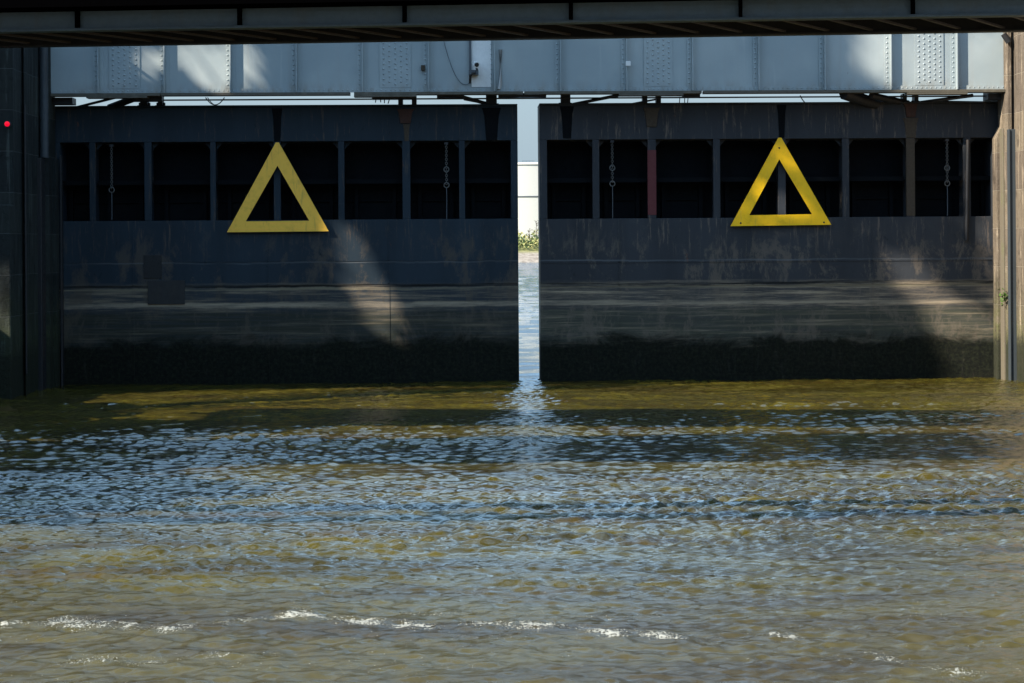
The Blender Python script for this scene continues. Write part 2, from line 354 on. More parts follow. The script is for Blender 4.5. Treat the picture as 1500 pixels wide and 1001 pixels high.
    foam_glint = g.math('MAXIMUM', foam_glint, glints)
    c = g.mix(g.ramp(g.math('ADD', g.y, g.math('MULTIPLY', b1, 5)), 24, 20, 0, .85), c, g.mix(g.ramp(b2, .38, .64), (.076, .063, .020), (.044, .034, .015)))
    c = g.mix(g.ramp(g.y, 52, 75, 0, .9), c, (.02, .055, .09))  # blue of the reflected sky put into the far water's colour
    c = g.mix(g.math('MULTIPLY', foam_glint, .85), c, (.44, .44, .38))
    h = g.math('ADD', g.math('MULTIPLY', g.noise(g.scaled((1, 1.5, 1)), 11, 5, .7, .3), .9), g.math('MULTIPLY', g.noise(g.scaled((1, 1.3, 1)), 38, 3, .6), .25))
    h = g.math('ADD', h, g.math('MULTIPLY', foam_glint, .8))
    calm = g.ramp(g.math('ADD', g.y, g.math('MULTIPLY', b1, 3)), 22, 33, .42, .38)
    g.out(c, g.math('ADD', .03, g.math('MULTIPLY', foam_glint, .6)), None, spec=1.0)
    bn = g.n('ShaderNodeBump'); g.put(bn.inputs['Height'], h); g.put(bn.inputs['Strength'], calm); bn.inputs['Distance'].default_value = .014
    b3 = g.n('ShaderNodeBump'); g.put(b3.inputs['Height'], g.noise(g.scaled((.6, 1, 1)), .55, 5, .7)); g.put(b3.inputs['Strength'], g.ramp(g.y, 70, 130)); b3.inputs['Distance'].default_value = .8
    g.put(bn.inputs['Normal'], b3.outputs[0])
    g.put(g.b.inputs['Normal'], bn.outputs[0]); g.b.inputs['IOR'].default_value = 1.6
    g.put(g.b.inputs['Specular IOR Level'], g.ramp(g.math('ADD', g.y, g.math('ADD', g.math('MULTIPLY', b1, 5), g.math('MULTIPLY', g.math('MINIMUM', g.x, 8), .3))), 20.5, 25.5, .27, 1))
    me.materials.append(g.m); tag(o, kind='structure')
water()

# ------------------------------------------------------------------ GATE LEAVES
GY = 50.0
def gate(name, e0, e1, posts, zt_px, wt, wb, mat, label, special=None, notches=(), hangers=()):
    """e0,e1 outer edges (px); posts list of (px0,px1) between openings"""
    mid = (e0+e1)/2
    x0, x1 = XP(e0, GY, 400), XP(e1, GY, 400)
    ztop = ZP(mid, zt_px, GY); zwt = ZP(mid, wt, GY); zwb = ZP(mid, wb, GY)
    root = empty(name, (mid and (x0+x1)/2, GY+.55, 0), label, 'lock gate', 'pair of lock gate leaves')
    MB().box(x0, x1, GY, GY+1.1, -1.5, zwb).build('skin_plate', M[mat], root, .012)
    MB().box(x0, x1, GY, GY+1.1, zwt, ztop).box(x0-.0, x1+.0, GY-.05, GY+1.15, ztop+.003, ztop+.05).build('top_beam', M[mat], root, .01)
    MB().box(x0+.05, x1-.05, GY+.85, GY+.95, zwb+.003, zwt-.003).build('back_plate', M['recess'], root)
    zs = ZP(mid, (wt+wb)/2+1, GY+.3)
    for i, (a, b) in enumerate(posts):
        xa, xb = XP(a, GY, 265), XP(b, GY, 265)
        m_ = M[mat]
        q = MB().box(xa, xb, GY+.002, GY+.12, zwb+.002, zwt-.002).box((xa+xb)/2-.03, (xa+xb)/2+.03, GY+.12, GY+.75, zwb+.004, zwt-.004)
        # gusset at head
        q.prism([(xb, zwt-.004), (xb+.18, zwt-.004), (xb, zwt-.2)], 'y', GY+.2, GY+.23)
        q.prism([(xa, zwt-.004), (xa-.18, zwt-.004), (xa, zwt-.2)], 'y', GY+.2, GY+.23)
        p = q.build('post', m_, root, .006)
        if special and i in special:
            mm, ya, yb, lab = special[i]
            MB().box(xa-.004, xb+.004, GY-.006, GY+.06, ZP(a, yb, GY), ZP(a, ya, GY)).build('painted_sleeve', M[mm], root); tag(bpy.data.objects[-1] if 0 else p, None)
    # openings between posts: shelf and vertical back ribs
    ed = [e0+10]+[v for p in posts for v in p]+[e1-10]
    for k in range(0, len(ed), 2):
        xa, xb = XP(ed[k], GY, 265), XP(ed[k+1], GY, 265)
        if xb-xa < .3: continue
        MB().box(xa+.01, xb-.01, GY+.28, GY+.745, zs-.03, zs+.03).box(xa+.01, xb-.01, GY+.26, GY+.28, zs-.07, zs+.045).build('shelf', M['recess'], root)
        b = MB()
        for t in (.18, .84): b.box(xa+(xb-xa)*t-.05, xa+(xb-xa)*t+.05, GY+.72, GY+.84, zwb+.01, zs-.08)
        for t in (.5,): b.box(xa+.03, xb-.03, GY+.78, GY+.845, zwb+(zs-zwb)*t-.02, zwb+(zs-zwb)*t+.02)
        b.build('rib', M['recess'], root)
    # end posts
    MB().box(x0, XP(e0+10, GY, 265), GY+.001, GY+1.05, zwb+.002, zwt-.002).build('end_post', M[mat], root, .008)
    MB().box(XP(e1-11, GY, 265), x1, GY+.001, GY+1.05, zwb+.002, zwt-.002).build('end_post', M[mat], root, .008)
    # faint plate seams and welds on the skin, doubling strips
    q = MB()
    for px in (e0+(e1-e0)*.17, e0+(e1-e0)*.46, e0+(e1-e0)*.72):
        x = XP(px, GY, 265); q.box(x-.02, x+.02, GY-.012, GY+.01, -1, zwb-.05)
    for y in (383, 417):
        z = ZP(mid, y, GY); q.box(x0+.03, x1-.03, GY-.012, GY+.01, z-.012, z+.012)
    q.build('weld_seam', M[mat], root)
    for (a, b, ya, yb, mm, dep) in notches:
        xa, xb = XP(a, GY, 180), XP(b, GY, 180); za, zb = ZP((a+b)/2, ya, GY), ZP((a+b)/2, yb, GY)
        w = xb-xa
        q = MB().prism([(xa, za), (xb, za), (xb-w*.12, za-(za-zb)*.25), (xb-w*.22, zb), (xa+w*.22, zb), (xa+w*.12, za-(za-zb)*.25)], 'y', GY-.001-dep, GY+.03)
        q.build('bearing_plate', M[mm], root, .008)
    for (a, b, ya, yb, mm) in hangers:
        xa, xb = XP(a, GY, 150), XP(b, GY, 150)
        q = MB().box(xa, xb, GY+.1, GY+.4, ZP(a, yb, GY), ZP(a, ya, GY))
        q.tube([(xa-.05, GY+.25, ZP(a, yb-5, GY)), (xb+.05, GY+.25, ZP(a, yb-5, GY))], .045)
        q.box(xa-.06, xb+.06, GY+.05, GY+.45, ZP(a, yb, GY)-.02, ZP(a, yb, GY)+.05)
        q.build('hanger', M[mm], root, .006)
    return root, x0, x1, ztop, zwt, zwb
postsL = [(131, 140), (211.5, 222), (308, 316), (401, 411), (495.5, 504.5), (589.5, 601), (672.5, 681)]
gl = gate('lock_gate_leaf', 78, 759.5, postsL, 157, 207.5, 322.5, 'gateL',
          'left leaf of the dark steel lock gate, bluish, with a long sun patch on it',
          notches=[(398, 414, 159, 207, 'recess', .02), (706, 734, 158, 206, 'recess', .015), (581, 607, 160, 181, 'rust', .05), (590, 601, 182, 207, 'ochre', .004)],
          hangers=[(204, 215, 139, 157, 'dark'), (230, 237, 139, 157, 'dark'), (583, 590, 139, 162, 'dark'), (603, 610, 139, 162, 'dark'), (712, 728, 137, 158, 'dark')])
postsR = [(868, 878), (949, 961), (1045, 1055), (1140, 1151), (1234, 1244), (1328, 1340), (1412, 1422)]
gr = gate('lock_gate_leaf', 791.5, 1466, postsR, 153, 203.5, 319, 'gateR',
          'right leaf of the dark steel lock gate, with a red painted post',
          special={1: ('redp', 220, 315, 'dark red painted length of post'), 5: ('ochre', 203, 316, 'rusty brown post')},
          notches=[(820, 841, 156, 203, 'recess', .015), (1138, 1152, 154, 202, 'recess', .02), (942, 967, 158, 186, 'ochre', .04), (1323, 1345, 152, 172, 'rust', .05), (1322, 1346, 173, 202, 'ochre', .012)],
          hangers=[(822, 836, 137, 157, 'dark'), (942, 949, 138, 158, 'dark'), (962, 969, 138, 158, 'dark'), (1324, 1330, 137, 154, 'dark'), (1341, 1347, 137, 154, 'dark')])
root = gr[0]
# flat pieces on the skins that differ
x0, x1 = XP(210, GY), XP(236, GY)
MB().box(x0, x1, GY-.02, GY+.01, ZP(222, 408, GY), ZP(222, 374, GY)).build('dark_patch_plate', m_paint('dark patch', (.006, .007, .008), (.03, .01, .008), .7), gl[0], .004)
MB().box(XP(216, GY), XP(270, GY), GY-.03, GY+.01, ZP(240, 446, GY), ZP(240, 411, GY)).build('patch_plate', m_paint('soot patch', (.014, .015, .016), (.03, .025, .02), .7), gl[0], .005)
MB().tube([(XP(1418, GY-.08, 210), GY-.08, ZP(1418, 205, GY-.08)), (XP(1416, GY-.08, 400), GY-.08, ZP(1416, 352, GY-.08))], .05).build('conduit', M['dark'], gr[0])
MB().tube([(XP(1457, GY-.04, 300), GY-.03, ZP(1457, 318, GY)), (XP(1457, GY-.04, 300), GY-.03, ZP(1457, 342, GY))], .03).build('hinge_pin', M['dark'], gr[0])

# ------------------------------------------------------------------ TRIANGLES
def tri(ap, bl, br, iap, ibl, ibr, mat, label, bolts):
    Y = GY-.11
    c = lambda p: (P(p[0], p[1], Y).x, P(p[0], p[1], Y).z)
    o = [c((ap[0]-2, ap[1])), c((ap[0]+2.5, ap[1])), c(br), c(bl)]; i = [c(iap), c(iap), c(ibr), c(ibl)]
    root = empty('warning_triangle', (sum(p[0] for p in o)/4, Y, o[3][1]), label, 'sign', 'yellow triangle signs')
    m = MB(); th = .035
    vs = [(x, Y-th/2, z) for x, z in o]+[(x, Y-th/2, z) for x, z in i]+[(x, Y+th/2, z) for x, z in o]+[(x, Y+th/2, z) for x, z in i]
    fs = []
    # front and back: three bars
    for off in (0, 8):
        fs += [(off+0, off+1, off+5), (off+1, off+2, off+6, off+5), (off+2, off+3, off+7, off+6), (off+3, off+0, off+4, off+7)]
    for a, b in ((0, 1), (1, 2), (2, 3), (3, 0)): fs.append((a, b, b+8, a+8))
    for a, b in ((5, 6), (6, 7), (7, 4)): fs.append((a, b, b+8, a+8))
    m.add(vs, fs); m.build('triangle_frame', M[mat], root)
    for px, py in bolts:
        p = P(px, py, Y-th/2); 
        if mat == 'yelR': MB().dome((p.x, Y-th/2, p.z), .026).build('bolt', M['dark'], root)
        p = P(px, py, Y); MB().box(p.x-.04, p.x+.04, Y+th/2, GY+(.0 if py > 322 else .003), p.z-.04, p.z+.04).build('spacer', M['dark'], root)
    return root
tri((406, 209), (332.5, 340.5), (481.5, 339), (406.5, 243), (360, 324.5), (453, 323.5), 'yelL',
    'faded mustard yellow hollow triangle on the left gate leaf', [(406, 222), (345, 334), (469, 333)])
tri((1142, 202), (1070, 331.5), (1217.5, 329.5), (1141.5, 233.5), (1097.5, 315.5), (1189.5, 314), 'yelR',
    'bright lemon yellow hollow triangle with dark bolts on the right gate leaf', [(1141.5, 217), (1085, 327), (1207, 326)])

# ------------------------------------------------------------------ CHAINS in the openings
def chain(px, y0, y1, rings, label):
    Y = GY+.06; X = XP(px, Y, 260); zt = ZP(px, y0, Y); zb = ZP(px, y1, Y)
    m = MB(); z = zt; k = 0
    zr = [ZP(px, r, Y) for r in rings]; zl = min(zr)
    while z > zl:
        m.torus((X, Y, z-.035), .028, .008, 'y' if k % 2 else 'x', 10, 5); z -= .052; k += 1
    root = empty('hanging_chain', (X, Y, zb), label, 'chain', 'chains hanging in the gate openings')
    m.build('chain_links', M['galv'], root)
    for r in zr: MB().torus((X, Y, r-.06), .065, .013, 'y', 16, 6).build('ring', M['galv'], root)
    MB().tube([(X, Y, zl-.12), (X+.004, Y, (zl+zb)/2), (X, Y, zb)], .011, 6).build('rod', M['steel'], root)
    MB().box(X-.05, X+.05, Y-.03, GY+.3, zt-.02, zt+.04).build('hook_plate', M['dark'], root)
chain(163.5, 214, 322, [275], 'faint chain in the second opening from the left of the left leaf')
chain(654, 211, 321, [245, 268], 'chain with rings in the second opening from the right end of the left leaf')
chain(897, 208, 320, [243, 266], 'pale chain in the opening just left of the red painted post')
chain(1387.5, 206, 316, [243, 265.5], 'chain with two rings in the opening near the right end of the right leaf')

# ------------------------------------------------------------------ RIVETED GREY BRIDGE
BY = 49.25
zb = ZP(772, 134.5, BY); XL, XR = XP(75.5, BY, 100), XP(1471, BY, 100)
ZT = 9.35
br = empty('riveted_bridge', ((XL+XR)/2, BY+1, zb), 'pale grey riveted plate girder bridge just above the lock gates', 'bridge')
MB().box(XL-1, XR+1, BY, BY+.02, zb, ZT).build('web_plate', M['grey'], br)
stf = [145+96.55*i for i in range(14)]
q = MB()
for px in [75.5+7*i for i in range(200)]:
    x = XP(px, BY, 130)
    if x < XR: q.dome((x, BY-.03, zb+.055), .021)
q.box(XL, XR, BY-.03, BY-.001, zb+.001, zb+.11)
q.build('riveted_angle', M['grey'], br)
for i, px in enumerate(stf):
    x = XP(px, BY, 100); q = MB()
    q.box(x-.012, x+.012, BY-.17, BY-.002, zb+.003, ZT-.003)     # outstanding leg
    q.box(x-.14, x-.014, BY-.026, BY-.003, zb+.115, ZT-.003)   # riveted leg
    q.box(x+.014, x+.12, BY-.016, BY-.003, zb+.115, ZT-.003)
    z = zb+.2
    while z < ZT-.05:
        q.dome((x-.08, BY-.026, z), .028); z += .125
    q.build('stiffener', M['grey'], br)
for a, b in ((160, 205), (556, 602), (943, 985), (1340, 1382)):
    xa, xb = XP(a, BY, 100), XP(b, BY, 100); q = MB().box(xa, xb, BY-.022, BY-.004, zb+.118, ZT-.01)
    n = 5
    for c in range(n):
        x = xa+(xb-xa)*(c+.7)/(n+.4); z = zb+.2+(.065 if c % 2 else 0)
        while z < ZT-.06:
            q.dome((x, BY-.022, z), .03); z += .13
    q.build('splice_plate', M['grey'], br)
# bottom flange in lengths, with heavier cover plates
q = MB()
fl = [(75.5, 236), (237, 513), (519, 766), (768, 1027), (1030, 1471)]
for a, b in fl:
    xa, xb = XP(a, BY, 138), XP(b, BY, 138)
    MB().box(xa, xb, BY-.15, BY+.17, zb-.075, zb-.002).build('bottom_flange', M['flange'], br, .005)
for a, b in ((128, 217), (519, 610), (906, 1000), (1327, 1415)):
    q = MB().box(XP(a, BY, 138), XP(b, BY, 138), BY-.17, BY+.19, zb-.125, zb-.078)
    px = a+5
    while px < b-3:
        q.dome((XP(px, BY, 138), BY-.08, zb-.125), .022, (0, 0, -1)); px += 9
    q.build('cover_plate', M['flange'], br)
MB().box(XL-1, XR+1, BY+.02, BY+2.2, ZT-.3, ZT-.02).build('deck', M['under'], br)
MB().box(XL-1, XR+1, BY+2.0, BY+2.02, 7.95, ZT-.3).build('web_plate', M['grey'], br)
MB().box(XL-1, XR+1, BY-.1, BY+2.3, ZT+.002, ZT+.06).build('walkway_plate', M['under'], br)
MB().box(XP(692, BY), XP(720.5, BY), BY-.034, BY-.001, zb+.12, ZT-.01).build('patch_plate', M['pale'], br, .003)  # paler flat panel over the web
MB().tube([(XP(733.5, BY-.05, 70), BY-.05, ZP(733, 73, BY)), (XP(733, BY-.05, 125), BY-.05, ZP(733, 124, BY)), (XP(730.5, BY-.05, 131), BY-.05, ZP(731, 131, BY))], .045).build('downpipe', M['white'], br)  # white vertical tube on the web
MB().box(XP(917, BY), XP(924, BY), BY-.22, BY-.172, ZP(920, 98, BY), ZP(920, 91, BY)).build('junction_box', M['pale'], br, .006)
MB().box(XP(618, BY), XP(624, BY), BY-.09, BY-.028, ZP(620, 104, BY), ZP(620, 96, BY)).build('junction_box', M['ochre'], br, .006)
# struts under the girder
def strut(p0, p1, r, m_='dark', y0=BY+.1, y1=GY+.25):
    a, b = P(*p0, y0), P(*p1, y1); return MB().tube([a, b], r, 6).build('strut', M[m_], br)
strut((170, 143), (112, 157.5), .035); strut((200, 143), (160, 158), .09); strut((662, 138), (716, 153), .05)
strut((648, 137), (668, 140), .05); strut((905, 140), (840, 153), .045); strut((960, 146), (922, 153), .025); strut((680, 146), (716, 153), .025)
strut((1236, 137), (1292, 156), .16); strut((1276, 140), (1330, 152), .09); strut((1425, 140), (1345, 151), .05); strut((1440, 150), (1375, 149), .03)
MB().box(XP(75.5, BY+.3, 150), XP(107, BY+.3, 150), BY+.2, BY+.7, gl[3]+.06, zb-.08).build('bearing_block', M['dark'], br)
MB().box(XP(1446, BY+.3, 150), XP(1472, BY+.3, 150), BY+.2, BY+.7, gr[3]+.06, zb-.08).build('bearing_block', M['dark'], br)
for a, b, y0, y1 in ((545, 610, 140, 146), (640, 672, 138, 143), (730, 800, 139, 143), (1000, 1025, 139, 143), (195, 238, 143, 149)):
    MB().box(XP(a, BY+.3, 140), XP(b, BY+.3, 140), BY+.2, BY+.5, ZP(a, y1, BY+.3), ZP(a, y0-2, BY+.3)).build('clamp_bar', M['dark'], br)
# long pipe and hanging cables
def sag(name, p0, p1, drop, r, label, cat, grp=None, Y=BY+.35, mat='cable', k=8):
    a, b = P(*p0, Y), P(*p1, Y); pts = []
    for i in range(k+1):
        t = i/k; v = a.lerp(b, t); v.z -= drop*4*t*(1-t); pts.append(v)
    o = MB().tube(pts, r, 6).build(name, M[mat], None); return tag(o, label, cat, grp)
sag('service_pipe', (240, 147), (1445, 141), .0, .022, 'long thin dark pipe running along under the grey riveted bridge', 'pipe', None, BY+.6)
sag('hanging_cable', (301, 143), (329, 143), .19, .014, 'slack black cable loop under the grey bridge near its left end', 'cable', 'slack cables under the grey bridge')
sag('hanging_cable', (304, 143), (318, 155), .05, .012, 'short cable dropping beside the left cable loop under the bridge', 'cable', 'slack cables under the grey bridge')
sag('hanging_cable', (1172, 140), (1183, 152), .05, .014, 'short bent cable under the bridge above and right of the bright triangle', 'cable', 'slack cables under the grey bridge')
for px in (551, 557, 563, 571):
    sag('cable_end', (px, 143), (px+random.uniform(-3, 3), 150+random.uniform(0, 4)), .01, .014, 'loose black cable end under the bridge, left of the rusty bracket', 'cable', 'loose cable ends under the bridge')
for px in (996, 1003, 1008):
    sag('cable_end', (px, 142), (px+random.uniform(-1, 1), 152), .0, .012, 'short cable end under the bridge above the fourth opening of the right leaf', 'cable', 'short cable ends over the right leaf')
for px, y0, y1 in ((340, 143, 155), (772, 137, 149), (1219, 138, 149), (1027, 137, 147)):
    pass
# security camera
cy_ = BY-.42
sc = empty('security_camera', (XP(697, cy_), cy_, ZP(697, 110, cy_)), 'small round grey security camera on a bracket on the pale girder panel', 'camera')
p = P(698, 95, cy_); d = Vector((.05, -1, -.12)).normalized()
m = MB().tube([p-d*.24, p+d*.10], .085, 16); m.build('housing', M['pale'], sc)
m = MB().tube([p+d*.1, p+d*.115], .055, 16); m.build('lens', M['black'], sc)
m = MB(); a = P(699, 103, cy_+.15); b = P(696, 109, cy_+.2)
m.tube([p+Vector((0, .1, -.07)), a, b], .03, 8); m.box(XP(688, BY), XP(702, BY), BY-.36, BY-.04, ZP(695, 111, BY), ZP(695, 104.5, BY)); m.build('bracket', M['steel'], sc, 0)
m = MB().tube([P(697, 107, BY-.38), P(692, 107.5, BY-.35), P(689, 112, BY-.3), P(688.5, 122, BY-.2)], .032, 8); m.build('cable', M['cable'], sc)
tag(MB().box(XP(688.5, BY), XP(691.7, BY), BY-.09, BY-.036, ZP(690, 112, BY), ZT-.02).build('cable_duct', M['steel'], None), 'dark vertical cable duct on the girder rising above the security camera', 'duct')
o = sag('loose_wire', (650, 60), (689, 121), .42, .009, 'thin wire drooping across the grey girder left of the security camera', 'cable', None, BY-.05, 'steel', 14)

# ------------------------------------------------------------------ FRONT BRIDGE (slate girder)
FZ = 7.10
A0, A1 = PZ(0, 47, FZ), PZ(1500, 22.5, FZ); dA = (A1-A0).normalized(); nA = Vector((-dA.y, dA.x, 0))
LEN = (A1-A0).length
fb = empty('front_bridge', (A0+A1)/2, 'dark slate blue steel girder bridge crossing the top of the view', 'bridge')
def LB(mb, s0, s1, t0, t1, z0, z1):
    c = lambda s, t, z: tuple(A0+dA*s+nA*t+Vector((0, 0, z-FZ)))
    return mb.hexa([c(s0, t0, z0), c(s1, t0, z0), c(s1, t1, z0), c(s0, t1, z0), c(s0, t0, z1), c(s1, t0, z1), c(s1, t1, z1), c(s0, t1, z1)])
s_on = lambda px: (lambda d: ((CAM.x+d.x*((A0.y-CAM.y+ (A0.x-CAM.x)*0)/d.y))))(ray(px, 30))
def sA(px):           # where a picture column meets the girder face
    d = ray(px, 30); n2 = nA
    t = (A0-CAM).dot(n2)/d.dot(n2); return (CAM+d*t-A0).dot(dA)
e0, e1 = -8, LEN+8
LB(MB(), e0, e1, .12, .14, FZ+.03, FZ+1.1).build('web_plate', M['slate'], fb)
LB(MB(), e0, e1, 0, .26, FZ, FZ+.03).build('bottom_flange', M['slate'], fb, .004)
q = MB(); LB(q, e0, e1, .02, .12, FZ+.034, FZ+.046); q.build('flange_angle', M['slate'], fb)
for px in (-130, 112, 350, 592, 836, 1085, 1338, 1596):
    s = sA(px); LB(MB(), s-.03, s+.03, -.0, .118, FZ+.05, FZ+1.0).build('stiffener', M['fascia'], fb)  # black colour carries the shadow at each stiffener
zf = FZ+(47-12)*A0.y/F+.0
zo = PZ(0, 12, 8).z
# overhanging deck edge
zfa = (CAM+ray(0, 12)*((A0-nA*.5-CAM).dot(nA)/ray(0, 12).dot(nA))).z
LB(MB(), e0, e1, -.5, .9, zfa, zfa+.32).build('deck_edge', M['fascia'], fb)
T1 = 2.55
LB(MB(), e0, e1, T1-.26, T1, FZ, FZ+.03).build('bottom_flange', M['under'], fb)
LB(MB(), e0, e1, T1-.14, T1-.12, FZ+.03, FZ+1.1).build('web_plate', M['under'], fb)
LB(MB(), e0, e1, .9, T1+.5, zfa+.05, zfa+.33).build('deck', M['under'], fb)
s = e0
while s < e1-1.2:
    q = MB(); c = lambda s_, t, z: tuple(A0+dA*s_+nA*t+Vector((0, 0, z)))
    w = .075
    q.hexa([c(s, .27, .04), c(s+w, .27, .04), c(s+1.0+w, T1-.27, .04), c(s+1.0, T1-.27, .04), c(s, .27, .07), c(s+w, .27, .07), c(s+1.0+w, T1-.27, .07), c(s+1.0, T1-.27, .07)])
    q.build('brace', M['brace'], fb); s += .74
q = MB()
s = e0
while s < e1:
    LB(q, s, s+.05, -.2, -.15, zfa+.32, zfa+1.3); s += 1.2
LB(q, e0, e1, -.2, -.15, zfa+1.3, zfa+1.36); LB(q, e0, e1, -.2, -.16, zfa+.8, zfa+.83)
q.build('railing', M['fascia'], fb)

# added second crossing, unseen overhead, put in to shade the water
wb = empty('walkway_bridge', (0, 26.2, 9.6), 'narrow steel walkway above the lock, nearer than the slate girder bridge', 'bridge')
MB().box(-24, 26, 24.5, 28.3, 9.5, 9.7).build('deck', M['under'], wb)
MB().box(-24, 26, 24.5, 24.6, 9.1, 9.497).build('girder', M['slate'], wb); MB().box(-24, 26, 28.2, 28.3, 9.1, 9.497).build('girder', M['slate'], wb)
q = MB()
for i in range(34): q.box(-24+i*1.5, -23.94+i*1.5, 24.52, 24.58, 9.7, 10.7)
q.box(-24, 26, 24.52, 24.58, 10.7, 10.76); q.build('railing', M['slate'], wb)

pb = empty('pipe_bridge', (0, 18.2, 9.7), 'slim steel pipe bridge over the lock, nearest the viewer', 'bridge')  # added pipe bridge, unseen overhead, for a band of shade on the water
for y_ in (17.7, 18.7): MB().tube([(-24, y_, 9.9), (26, y_, 9.9)], .22, 12).build('pipe', M['slate'], pb)
for i in range(11): MB().box(-23+i*4.8, -22.8+i*4.8, 17.4, 19.0, 9.6, 9.68).build('cross_beam', M['slate'], pb)
# ------------------------------------------------------------------ PIERS
def plan(lst, py=300): return [(XP(px, Y, py), Y) for px, Y in lst]
LP = plan([(12, 46.0), (20, 46.05), (23, 46.3), (33, 47.0), (34.5, 47.05), (36, 46.95), (41, 47.3), (42, 47.55), (48, 47.9), (49, 48.15), (56, 48.4), (58, 48.75), (60, 48.85), (72, 48.95), (74, 49.1), (75.5, 49.24)])
ptop = 8.75
lp = empty('lock_pier', (-12, 48, 0), 'dark wet stone pier with fluted edge at the left of the gates', 'pier', 'stone piers beside the gates')
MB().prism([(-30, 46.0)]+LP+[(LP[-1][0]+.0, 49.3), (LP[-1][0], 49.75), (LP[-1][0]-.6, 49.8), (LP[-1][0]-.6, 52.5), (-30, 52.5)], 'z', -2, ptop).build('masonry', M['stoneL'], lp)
# lower masonry guide (below about picture row 230)
zg = ZP(66, 232, 49)
MB().box(XP(76, 49.5), XP(84, 49.5), 49.35, 49.7, -2, zg).build('guide_beam', M['stoneL'], lp, .02)
MB().box(XP(86, 49.6), XP(89, 49.6), 49.72, 49.9, -2, zg+.1).build('guide_rail', M['dark'], lp, .01)
MB().box(XP(56, 48.6), XP(64, 48.6), 48.35, 48.8, -2, zg-.02).build('guide_post', M['dark'], lp, .02)
MB().tube([(XP(65.5, 48.75), 48.72, zg), (XP(65.5, 48.75), 48.72, ptop-.05)], .11, 14).build('drainpipe', M['pipe'], lp)
q = MB()
for y in (125, 178, 222):
    q.torus((XP(65.5, 48.75), 48.72, ZP(65, y, 48.75)), .115, .02)
# pale rubbing strip
MB().tube([(XP(37, 46.9), 46.9, 0.5), (XP(37, 46.9), 46.9, zg+1.2)], .03, 6).build('pipe', M['dark'], lp)
MB().box(-30, XP(16, 45.6, 400), 45.55, 45.99, -2, ZP(10, 300, 45.6)).build('plinth', M['stoneL'], lp, .03)
# added unseen guard rail on the left pier; its bars break up the sunlight on the girder
gd = empty('guard_rail', (LP[0][0], 47.5, ptop), 'steel guard rail on top of the left pier', 'railing')
rp_ = [LP[1], LP[4], LP[8], (LP[11][0], LP[11][1]), (LP[-1][0]-.08, 49.2)]
q = MB(); tot = []
for (xa_, ya_), (xb_, yb_) in zip(rp_[:-1], rp_[1:]):
    n_ = max(1, int(math.hypot(xb_-xa_, yb_-ya_)/.5))
    for i in range(n_): tot.append((xa_+(xb_-xa_)*i/n_-.1, ya_+(yb_-ya_)*i/n_))
tot.append((rp_[-1][0]-.1, rp_[-1][1]))
for x_, y_ in tot: MB().box(x_-.03, x_+.03, y_-.03, y_+.03, ptop, ptop+1.1).build('post', M['dark'], gd)
MB().tube([(x_, y_, ptop+1.1) for x_, y_ in tot], .035, 6).build('top_rail', M['dark'], gd)
MB().tube([(x_, y_, ptop+.5) for x_, y_ in tot], .03, 6).build('middle_rail', M['dark'], gd)
MB().tube([(tot[-2][0], tot[-2][1], ptop+1.1), (tot[-1][0], tot[-1][1], ptop+.1)], .03, 6).build('diagonal_bar', M['dark'], gd)
# red lamp
p = P(11, 182, 45.9)
rl = empty('signal_lamp', p, 'small round glowing red lamp on the dark left pier', 'lamp')
MB().tube([(p.x, 45.97, p.z), (p.x, 45.86, p.z)], .075, 18).build('housing', M['dark'], rl)
g = G('red lamp glass'); g.out((.5, .0, .01), .4); g.b.inputs['Emission Color'].default_value = (1, .0, .03, 1); g.b.inputs['Emission Strength'].default_value = .38
MB().dome((p.x, 45.86, p.z), .062, (0, -1, 0), .4, 18).build('lens', g.m, rl)

RP = plan([(1471.5, 49.24), (1472.5, 49.15), (1478, 49.0), (1482.5, 49.0), (1483.5, 49.15), (1486, 49.12), (1487.5, 48.9), (1490, 48.65), (1493, 48.5), (1494, 48.45), (1501, 48.0), (1512, 47.6), (1530, 47.0)])
rp = empty('lock_pier', (16, 48, 0), 'sunlit tan stone pier with steel guide rail at the right of the gates', 'pier', 'stone piers beside the gates')
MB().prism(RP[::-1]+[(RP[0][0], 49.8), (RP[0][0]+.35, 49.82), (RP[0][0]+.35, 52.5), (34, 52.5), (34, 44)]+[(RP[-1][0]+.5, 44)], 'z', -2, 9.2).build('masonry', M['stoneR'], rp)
zr = ZP(1465, 192, 49.6)
m = MB(); xa, xb = XP(1458.5, 49.6), XP(1467, 49.6)
m.hexa([(xa, 49.5, -2), (xb, 49.5, -2), (xb, 49.9, -2), (xa, 49.9, -2), (xa, 49.5, zr-.2), (xb, 49.5, zr+.15), (xb, 49.9, zr+.15), (xa, 49.9, zr-.2)]); m.build('guide_beam', M['stoneR'], rp, .02)
MB().box(XP(1467.5, 49.3), XP(1474, 49.3), 49.2, 49.5, -2, zr+.05).build('timber_fender', m_paint('weathered timber', (.125, .105, .075), (.12, .13, .05), .7, .8, 2), rp, .02)
MB().box(XP(1477.5, 48.95), XP(1487, 48.95), 48.86, 49.1, -2, zr).box(XP(1477, 48.9), XP(1479, 48.9), 48.82, 48.858, -2, zr).build('guide_rail', M['pipe'], rp, .008)
